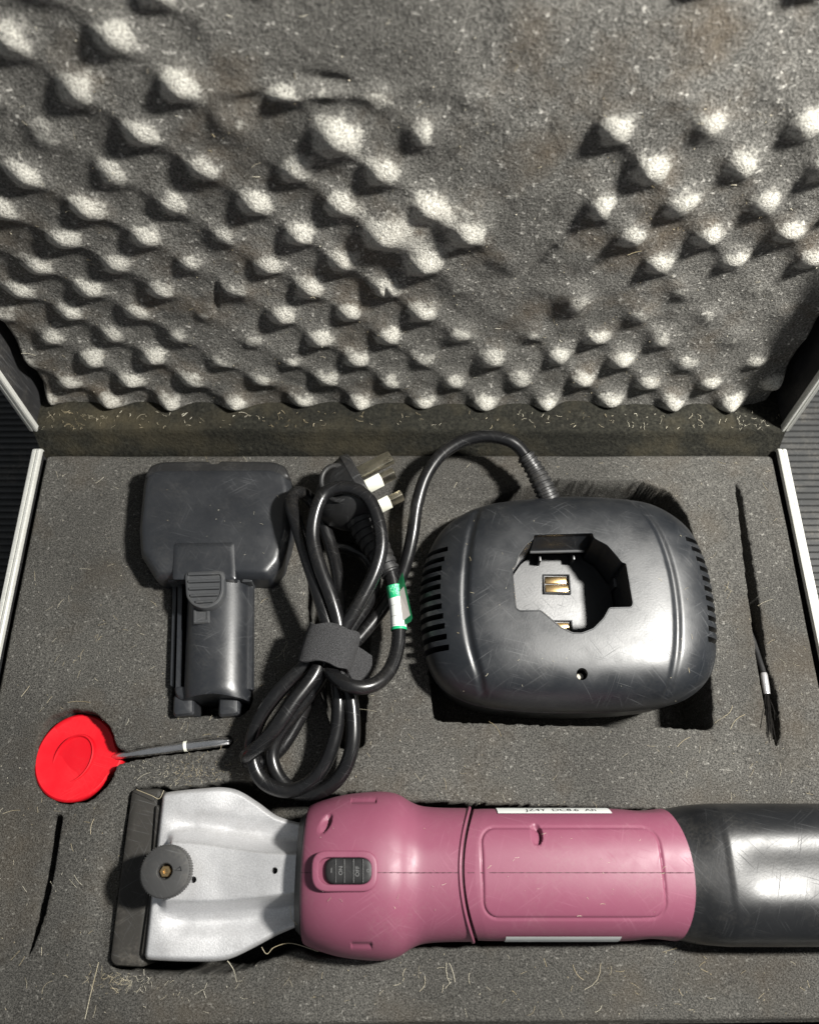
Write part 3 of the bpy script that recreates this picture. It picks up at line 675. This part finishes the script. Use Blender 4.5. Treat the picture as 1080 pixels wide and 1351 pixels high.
# inner sleeve that fills the joint, and the mould seam along the top
build('joint_sleeve', *shell_loft([(ux_(590), hw(76), 27.5, 26), (ux_(650), hw(76), 27.5, 26)], 2.4, np.linspace(ux_(590), ux_(650), 8), 60), M['seam'], cl, 50)
def top_z(st, x): s_ = np.array(st); return np.interp(x, s_[:, 0], s_[:, 2])
def seam(xa, xb, st, extra):
    xs = np.linspace(xa, xb, 60); V = []; F = []
    for x in xs:
        z = top_z(st, x)+extra
        w = .17+.07*math.sin(x*2.1)
        V += [(x, YC-w, z), (x, YC+w, z), (x, YC+w, z-1), (x, YC-w, z-1)]
    for i in range(len(xs)-1): F += [[4*i+j, 4*i+(j+1) % 4, 4*i+4+(j+1) % 4, 4*i+4+j] for j in range(4)]
    return V, F
build('seam', *seam(ux_(406), ux_(413, 30), fst, .03), M['seam'], front, 0); build('seam', *seam(ux_(497, 30), xe-7.5, fst, .03), M['seam'], front, 0)
build('seam', *seam(x0r-5.5, x1r+4.2, rst, .36), M['seam'], cl, 0)
# small latch notches on the handle's shoulders
for (u0, u1, v) in ((641, 662, 1077), (641, 659, 1229)):
    y0 = P2(650, v, 12)[1]; s1 = 1 if v < 1150 else -1
    build('latch_clip', *box(ux_(u0, 12), ux_(u1, 12), y0-1.2, y0+1.2, 9, 14.2, .4), M['pink'], cl, 30)
# rating labels on both shoulders
def side_label(u0, u1, th0, th1, sgn, name, mat, lift=.35):
    V = []; F = []; xs = np.linspace(ux_(u0, 10), ux_(u1, 10), 30); ts = np.linspace(th0, th1, 6); q = 2/2.5
    for i, x in enumerate(xs):
        for j, t in enumerate(ts):
            a, h = hw(79.6)+lift, 29.3+lift; tt = t
            if j == 0: tt = t+.03*math.sin(x*.25)*0
            V.append((x, YC+sgn*a*math.cos(tt)**q, h*math.sin(tt)**q))
    return build(name, V, grid_faces(30, 6), mat, cl, 60)
lb1 = side_label(658, 810, R(3), R(31), 1, 'rating_label', M['paper']); side_label(662, 808, R(3), R(29), -1, 'rating_label', M['paper'])
v, f = text_mesh('JZ4Y  DC8.6  Ah', 5.0, .03); xm = ux_(744, 10); q = 2/2.5; vv = []
for p in v:
    t = R(22)+(-p[1])/24; vv.append((xm+p[0], YC+(hw(79.6)+.45)*math.cos(t)**q, (29.3+.45)*max(math.sin(t), .001)**q))
build('label_text', vv, f, M['ink'], lb1, 0)
# torn loose corner of the lower label
a, b, c_ = P(700, 1229, 12), P(674, 1237, 6), P(697, 1243, 9); pk = P(718, 1230, 13)
build('label_flap', [a, b, c_, pk], [[0, 1, 2], [0, 2, 3]], M['paper'], cl, 0)
# switch
def stadium(u0, u1, v0, v1, z, r): return round_poly([P2(u0, v0, z), P2(u1, v0, z), P2(u1, v1, z), P2(u0, v1, z)], r, 8)
sz_ = top_z(fst, ux_(455, 36))
bz = build('switch_bezel', *pillow(stadium(411, 498, 1122.5, 1177, 37, 7), [(0, sz_-7), (0, sz_+.5), (.25, sz_+1.0), (.7, sz_+1.2), (2.6, sz_+1.2), (2.9, sz_+.9), (3.1, sz_-1.6), (6, sz_-1.6)]), M['pink'], cl, 40)
sw = build('switch_button', *pillow(stadium(428.5, 492, 1131.5, 1167.5, 37, 6.2), [(0, sz_-2), (0, sz_+.3), (.3, sz_+.8), (1.0, sz_+1.1), (3, sz_+1.2)]), M['switch'], bz, 40)
for u in (442.5, 454, 466, 478.5):
    a, b = P(u, 1134, sz_+1.2), P(u, 1165, sz_+1.2); build('grip_ridge', *tube([a, np.array(a)*.97+np.array(b)*.03, b], .38, 8), M['dark'], sw, 60)
def flat_text(s, u, v, z, sz, rot, name, mat, parent):
    vv, ff = text_mesh(s, sz, .12); c, s_ = math.cos(rot), math.sin(rot); o = P(u, v, z)
    return build(name, [(o[0]+p[0]*c-p[1]*s_, o[1]+p[0]*s_+p[1]*c, z+p[2]) for p in vv], ff, mat, parent, 0)
flat_text('OFF', 471.5, 1150, sz_+1.25, 2.5, R(90), 'switch_print', M['mark'], sw); flat_text('O', 485.5, 1149, sz_+1.2, 1.9, R(90), 'switch_print', M['mark'], sw)
flat_text('I', 437, 1149, sz_+1.2, 3.0, 0, 'switch_print', M['mark'], sw); flat_text('ON', 449.5, 1149, sz_+1.25, 2.4, R(90), 'switch_print', M['mark'], sw)
# attached battery
bst = smooth_st([(ux_(862), hw(77), 26.8, 26), (ux_(880), hw(78.5), 27.6, 27), (ux_(906), hw(83), 29.0, 29), (ux_(934), hw(85), 30.6, 30), (ux_(950), hw(85.5), 31.2, 30), (ux_(1060), hw(85.5), 30.4, 30), (ux_(1130), hw(85), 29.2, 30), (ux_(1165), hw(83), 28, 29), (ux_(1180), hw(74), 23, 24), (ux_(1184), hw(55), 16, 16)], 8)
bx = np.r_[np.linspace(ux_(862), ux_(1150), 80), np.linspace(ux_(1152), ux_(1184), 30)]
def cap_dent(x, y, z):
    g = (np.abs(y)-14)/7.5; w = sstep((x-ux_(940))/14)
    return (z > 0)*w*(.9*np.exp(-(y/10)**2)-.35*np.exp(-g**2))
battery = build('battery_pack', *shell_loft(bst, lambda x: 2.45+.85*float(sstep((x-ux_(896))/12)), bx, 160, cap_dent), M['cap'], cl, 40)
# head plate: pressed sheet with a raised middle
top_e = [(190, 1056), (213, 1046), (240, 1042), (268, 1039.5), (290, 1038), (312, 1042), (335, 1056), (360, 1074), (385, 1083), (400, 1086)]
bot_e = [(180, 1263), (190, 1267), (220, 1269), (255, 1270), (285, 1269.5), (305, 1265), (330, 1253), (360, 1237), (385, 1226), (400, 1220)]
te = crom([P2(u, v, 4) for u, v in top_e], 6); be = crom([P2(u, v, 4) for u, v in bot_e], 6)
nu, nv = 150, 150; V = []
for i in range(nu):
    s = i/(nu-1)
    for j in range(nv):
        t = j/(nv-1)
        xt = P2(213.5, 1046, 4)[0]; xb = P2(189, 1267, 4)[0]; xl = xt+(xb-xt)*t; xr = P2(400, 1150, 4)[0]; x = xl+(xr-xl)*s
        yt, yb_ = np.interp(x, te[:, 0], te[:, 1]), np.interp(x, be[:, 0], be[:, 1]); yv = yt+(yb_-yt)*t
        up = P2(300, 1101+13*s-3*math.sin(s*6), 8)[1]; dn = P2(300, 1199-10*s+7*math.sin(math.pi*s), 8)[1]
        mid = sstep((up+2-yv)/7)*sstep((yv-(dn-2))/7)
        wl = P2(219+6*math.cos((t-.5)*5), 1150, 8)[0]
        mid = mid*sstep((x-wl+4)/5)
        val = -3.2*(np.exp(-((yv-up-5)/5)**2)+np.exp(-((yv-dn+5)/5)**2))*sstep(s*4)
        rise = 6*sstep((s-.45)/.55)
        wav = 1.6*math.sin(s*5.2+.6)*(1-mid)*.8
        edge_ = min(t, 1-t)*abs(yt-yb_); lip = -3.0*max(0, 1-edge_/2.5)**2
        V.append((x, yv, 3+mid*8.5+val+rise*(.4+.6*mid)+wav+lip-1.8*max(0, 1-s*(xr-xl)/2)**2))
F = grid_faces(nu, nv); base = len(V)
bd = [i*nv for i in range(nu)]+[(nu-1)*nv+j for j in range(1, nv)]+[i*nv+nv-1 for i in range(nu-2, -1, -1)]+[j for j in range(nv-2, 0, -1)]
V += [(V[b][0], V[b][1], V[b][2]-9) for b in bd]; nb = len(bd)
F += [[bd[i], bd[(i+1) % nb], base+(i+1) % nb, base+i] for i in range(nb)]
plate = build('head_plate', V, F, M['silver'], cl, 50)
build('head_block', *pillow([P2(u, v, -4) for u, v in ((222, 1060), (390, 1092), (398, 1215), (330, 1240), (200, 1255))], [(0, -34), (0, -6)]), M['dark'], cl, 30)
hole = MB()
for u, v, z in ((256, 1161, 10), (363.5, 1149, 13)):
    p = P2(u, v, z); hole.add(*[(lambda r: (r[0], r[1]))(lathe([(1.5, 0), (1.5, 40)], (*p, -1), 20))][0])
boolean(plate, [hole])
for u, v, z in ((256, 1161, 10), (363.5, 1149, 13)): p = P2(u, v, z); build('hole_liner', *lathe([(1.75, 0), (1.75, 2)], (*p, -5), 20), M['ink'], plate, 30)
# neck gasket between head and body
build('neck_gasket', *shell_loft([(ux_(391), hw(66), 16, 20), (ux_(397), hw(70), 20, 24), (ux_(404), hw(76), 25, 26)], 2.6, np.linspace(ux_(395), ux_(404), 8), 60), M['dark'], cl, 50)
# blade guard bar
build('blade_guard', *pil([(173, 1041), (212, 1040), (214, 1060), (200, 1180), (190, 1274), (186, 1277), (150, 1275), (144, 1268), (157, 1160)], -2, [(0, -30), (0, -4), (.6, -2.6), (1.6, -2), (4, -1.8)], 0, 2), M['bar'], cl, 30)
build('guard_step', *pil([(204, 1062), (214, 1062), (222, 1110), (218, 1190), (192, 1262), (184, 1262), (196, 1180)], 1, [(0, -20), (0, -.5), (.8, .3), (2, .4)], 0, 2), M['bar'], cl, 30)
# tension knob
kc = P2(218, 1150, 22); V = []; F = []; N = 120
kn = build('tension_knob', *lathe([(9.6, 9), (9.6, 15), (11.2, 15.4), (11.6, 16.5), (11.6, 22), (11.3, 22.8), (10.6, 23.2), (3.9, 23.2), (3.5, 22.8), (3.3, 19.5), (1, 19.5)], (*kc, 0), 96), M['knob'], cl, 30)
for k in range(60):
    a = 2*math.pi*k/60
kv = MB()
for k in range(60):
    a = 2*math.pi*k/60; p = (kc[0]+11.6*math.cos(a), kc[1]+11.6*math.sin(a)); kv.add(*tube([(p[0], p[1], 16.3), (p[0], p[1], 22.3)], .32, 5))
kv.build('knurling', M['knob'], kn, 40)
build('knob_screw', *lathe([(2.9, 0), (2.9, 2.4), (2.5, 2.9), (1.2, 2.9), (1.1, 1.8), (.2, 1.8)], (*kc, 19), 6), M['brass'], kn, 20)
tri = [np.array(P(238, 1143.5, 23.3)), np.array(P(239.5, 1149, 23.3)), np.array(P(231.5, 1148.5, 23.3))]
build('arrow_mark', *tube(tri+[tri[0]], .28, 6, False), M['ink'], kn, 0)

# ------------------------------------------------------------------ screwdriver
sd = thing('screwdriver', P(97, 998, -17), 'small screwdriver with round red handle and steel shaft', 'screwdriver')
h_px = [(96+52*math.cos(a)*.97+14*math.sin(a)+9*math.exp(-((math.cos(a-.05)-1)/.03)**2), 999-60*math.sin(a)+6*math.cos(a)) for a in np.linspace(0, 2*math.pi, 40, endpoint=False)]
hd = build('handle', *pil(h_px, -7, [(1.5, -20), (.3, -17), (0, -12), (.5, -10.6), (1.4, -10), (3, -10.2), (8, -10.6), (14, -10.6)], 3), M['red'], sd, 40)
hc_ = P2(97, 999, -9); pc_ = P2(96, 1001, -9); pad = [(pc_[0]+10.4*math.cos(a)*math.cos(.4)+13.4*math.sin(a)*math.sin(.4), pc_[1]-10.4*math.cos(a)*math.sin(.4)+13.4*math.sin(a)*math.cos(.4)) for a in np.linspace(0, 2*math.pi, 48, endpoint=False)]
build('handle_pad', *pillow(pad, [(0, -13), (0, -10.2), (.3, -8.9), (1.0, -8.7), (1.8, -9.7), (4, -9.8), (9, -9.6)]), M['red'], hd, 40)
rx_ = [P(151, 998.5, -14), P(168, 996, -9.5), P(200, 991.5, -7), P(240, 985.5, -6.5), P(245, 985, -6.5)]
for nm in [hd]+[c for c in sd.children if c.name.startswith('handle_pad')]:
    oo = origin(nm)
    for v_ in nm.data.vertices:
        wx_, wy_ = v_.co.x+oo.x-hc_[0]*MM, v_.co.y+oo.y-hc_[1]*MM
        v_.co.z -= .13*wx_+.15*wy_
build('shaft', *tube(crom(rx_, 6), np.interp(np.linspace(0, 1, 25), [0, .15, .6, 1], [1.6, 1.8, 2.5, 2.7]), 16), M['steel'], sd, 40)
build('shaft_band', *tube([P(243, 985.2, -6.4), P(244, 985, -6.4), P(247, 984.6, -6.4)], 2.85, 16), M['sleeve'], sd, 40)
tp = np.array([P(247, 984.6, -6.4), P(275, 981, -6), P(288, 979.3, -5.8), P(300, 978, -5.8), P(307, 977, -5.8)])
V, F = tube(crom(tp, 8), np.interp(np.linspace(0, 1, 33), [0, .45, .8, 1], [2.7, 2.7, 2.2, .5]), 24)
V = np.array(V); pth = crom(tp, 8)
for i in range(33):
    for k in range(24):
        w = max(0, (i-16)/16); ang = 2*math.pi*k/24; V[i*24+k] = pth[i]+(V[i*24+k]-pth[i])*(1-.38*w*(.5-.5*math.cos(4*ang)))
build('cross_tip', V, F, M['steel'], sd, 40)

# ------------------------------------------------------------------ cleaning brush pushed into the slit
br = thing('cleaning_brush', P(1010, 900, -20), 'thin cleaning brush with silver ferrule tucked in the foam slit', 'brush')
fa, fb = np.array(P(1007, 888, -5)), np.array(P(1011.5, 916, -5))
build('handle', *tube([fa+(fa-fb)*4+np.array([0, 0, -16]), fa+(fa-fb)*1+np.array([0, 0, -4]), fa], 1.5, 10), M['dark'], br, 40)
build('ferrule', *tube([fa, fa*.9+fb*.1, fa*.3+fb*.7, fb], [1.6, 1.9, 1.9, 1.7], 14), M['chrome'], br, 40)
bm_ = MB()
for k in range(60):
    o1 = rng.normal(0, .7, 3); o2 = rng.normal(0, 1.6, 3); tipp = np.array(P(1015+rng.normal(0, 4.5), 956+rng.uniform(-20, 26), -5+rng.uniform(-1, 2)))
    bm_.add(*tube(crom([fb+o1*.6, fb*.5+tipp*.5+o2*.6, tipp+o2*.5], 4), [.13]*9, 4))
bm_.build('bristles', M['bristle'], br, 0)

# ------------------------------------------------------------------ hair clippings and straw bits lying about
hm = MB()
def fibre(p, d, ln, bend, r):
    d = np.array(d, float); d /= np.linalg.norm(d); n_ = np.array([-d[1], d[0], 0]); pts = [np.array(p)+d*ln*(t-.5)+n_*bend*ln*(t-.5)**2*2+np.array([0, 0, .12+abs(bend)*.5*math.sin(math.pi*t)]) for t in np.linspace(0, 1, 5)]
    hm.add(*tube(pts, r, 3))
def on_foam(u, v, ln=None, r=None, ang=None, bend=None):
    if bend is None: bend = rng.normal(0, .16)
    x, y, _ = P(u, v, -4)
    if abs(x) > 222 or y > -4 or y < -299: return
    z = foam_z(x, y)
    if z < -9: return
    a = rng.uniform(0, math.pi) if ang is None else ang
    fibre((x, y, z+.1), (math.cos(a), math.sin(a), rng.normal(0, .08)), ln or rng.gamma(2.2, 1.3)+.8, rng.normal(0, .35) if bend is None else bend, r or rng.uniform(.03, .065))
for _ in range(420): on_foam(rng.uniform(0, 1080), rng.uniform(600, 1345))
for _ in range(500): on_foam(rng.uniform(0, 1080), rng.uniform(600, 1345), rng.uniform(.25, .7), rng.uniform(.06, .12))
for _ in range(80): on_foam(rng.normal(160, 26), rng.normal(1298, 8), rng.uniform(.6, 4))
for _ in range(150): on_foam(rng.normal(245, 35), rng.normal(1018, 9), rng.uniform(.4, 1.8))
for _ in range(18): on_foam(rng.uniform(500, 1080), rng.uniform(1255, 1335), rng.uniform(1.5, 5), .07)
for u, v, a, l_ in ((787, 1293, .9, 14), (590, 1290, 1.9, 12), (597, 1282, 1.9, 9), (655, 960, -.9, 10), (100, 925, .05, 16), (35, 910, 1.1, 9), (970, 950, .7, 12), (962, 940, .8, 9), (905, 600, .8, 8), (900, 978, .6, 9), (15, 1070, .2, 9), (120, 1090, 1.5, 8), (560, 1300, 1.2, 7), (760, 1285, 2.2, 8)): on_foam(u, v, l_, .085, a, rng.normal(0, .2))
for _ in range(150):
    x = rng.uniform(-222, 222); yy = rng.uniform(8, 20); zb = 9.0
    fibre((x, yy, zb+.3), (rng.normal(), rng.normal(), 0), rng.gamma(2, .9)+.4, rng.normal(0, .3), rng.uniform(.05, .12))
for _ in range(50): fibre((rng.choice([-1, 1])*rng.uniform(195, 226), rng.uniform(7, 18), 9.2), (rng.normal(), rng.normal(), .2), rng.gamma(2, .8)+.4, rng.normal(0, .25), .06)
for _ in range(520):
    i, j = rng.integers(5, nlx-5), rng.integers(2, nls-5); p = L(lx[i], lsv[j], D[i, j]-.25)
    if rng.random() < .72: fibre(p, (rng.normal(), .05, rng.normal()), rng.uniform(.25, .6), 0, rng.uniform(.1, .18))
    else: fibre(p, (rng.normal(), .05, rng.normal()), rng.gamma(2, 1.1)+.6, rng.normal(0, .3), rng.uniform(.05, .08))
for _ in range(46):
    u, v = rng.uniform(590, 920), rng.uniform(680, 920); x, yv = P2(u, v, 28); z = dome_at(x, yv)
    if abs(u-757) < 85 and 690 < v < 850: continue
    fibre((x, yv, z-.05), (rng.normal(), rng.normal(), 0), rng.choice([.5, .7, 1.0, 2.6]), rng.normal(0, .2), rng.uniform(.05, .10))
for _ in range(40):
    u = rng.uniform(420, 890); yv_ = rng.uniform(-20, 20); x = ux_(u, 30)
    st_, a_ = (fst, 2.25) if u < 600 else (np.array(rst), 2.5)
    hh, aa = np.interp(x, st_[:, 0], st_[:, 2]), np.interp(x, st_[:, 0], st_[:, 1]); z = hh*(1-(abs(yv_)/aa)**a_)**(1/a_)
    if 400 < u < 505 and abs(yv_) < 11: continue
    fibre((x, YC+yv_, z+.3), (rng.normal(), rng.normal(), 0), rng.choice([.4, .6, .9, 2.2]), rng.normal(0, .2), rng.uniform(.04, .08))
for _ in range(14): fibre((*P2(rng.uniform(205, 370), rng.uniform(640, 735), 16), 15.9), (rng.normal(), rng.normal(), 0), rng.choice([.5, .8, 2.0]), .1, .06)
for pts in ([(180, 1042, 2), (200, 1050, 3), (210, 1054, 3), (216, 1043, 4)], [(345, 1250, 2), (352, 1259, 3), (362, 1250, 3), (385, 1245, 4), (420, 1256, 2)], [(300, 1268, 8), (308, 1280, 6), (312, 1296, -3)], [(383, 1195, 14), (385, 1212, 16), (396, 1225, 14)], [(130, 1270, -3), (120, 1310, -3), (112, 1345, -4)]):
    hm.add(*tube(crom([P(*q) for q in pts], 6), .13, 4))
tag(hm.build('hair_clippings', M['hair'], None, 0), 'pale hair clippings and straw bits scattered over the foam', kind='stuff')
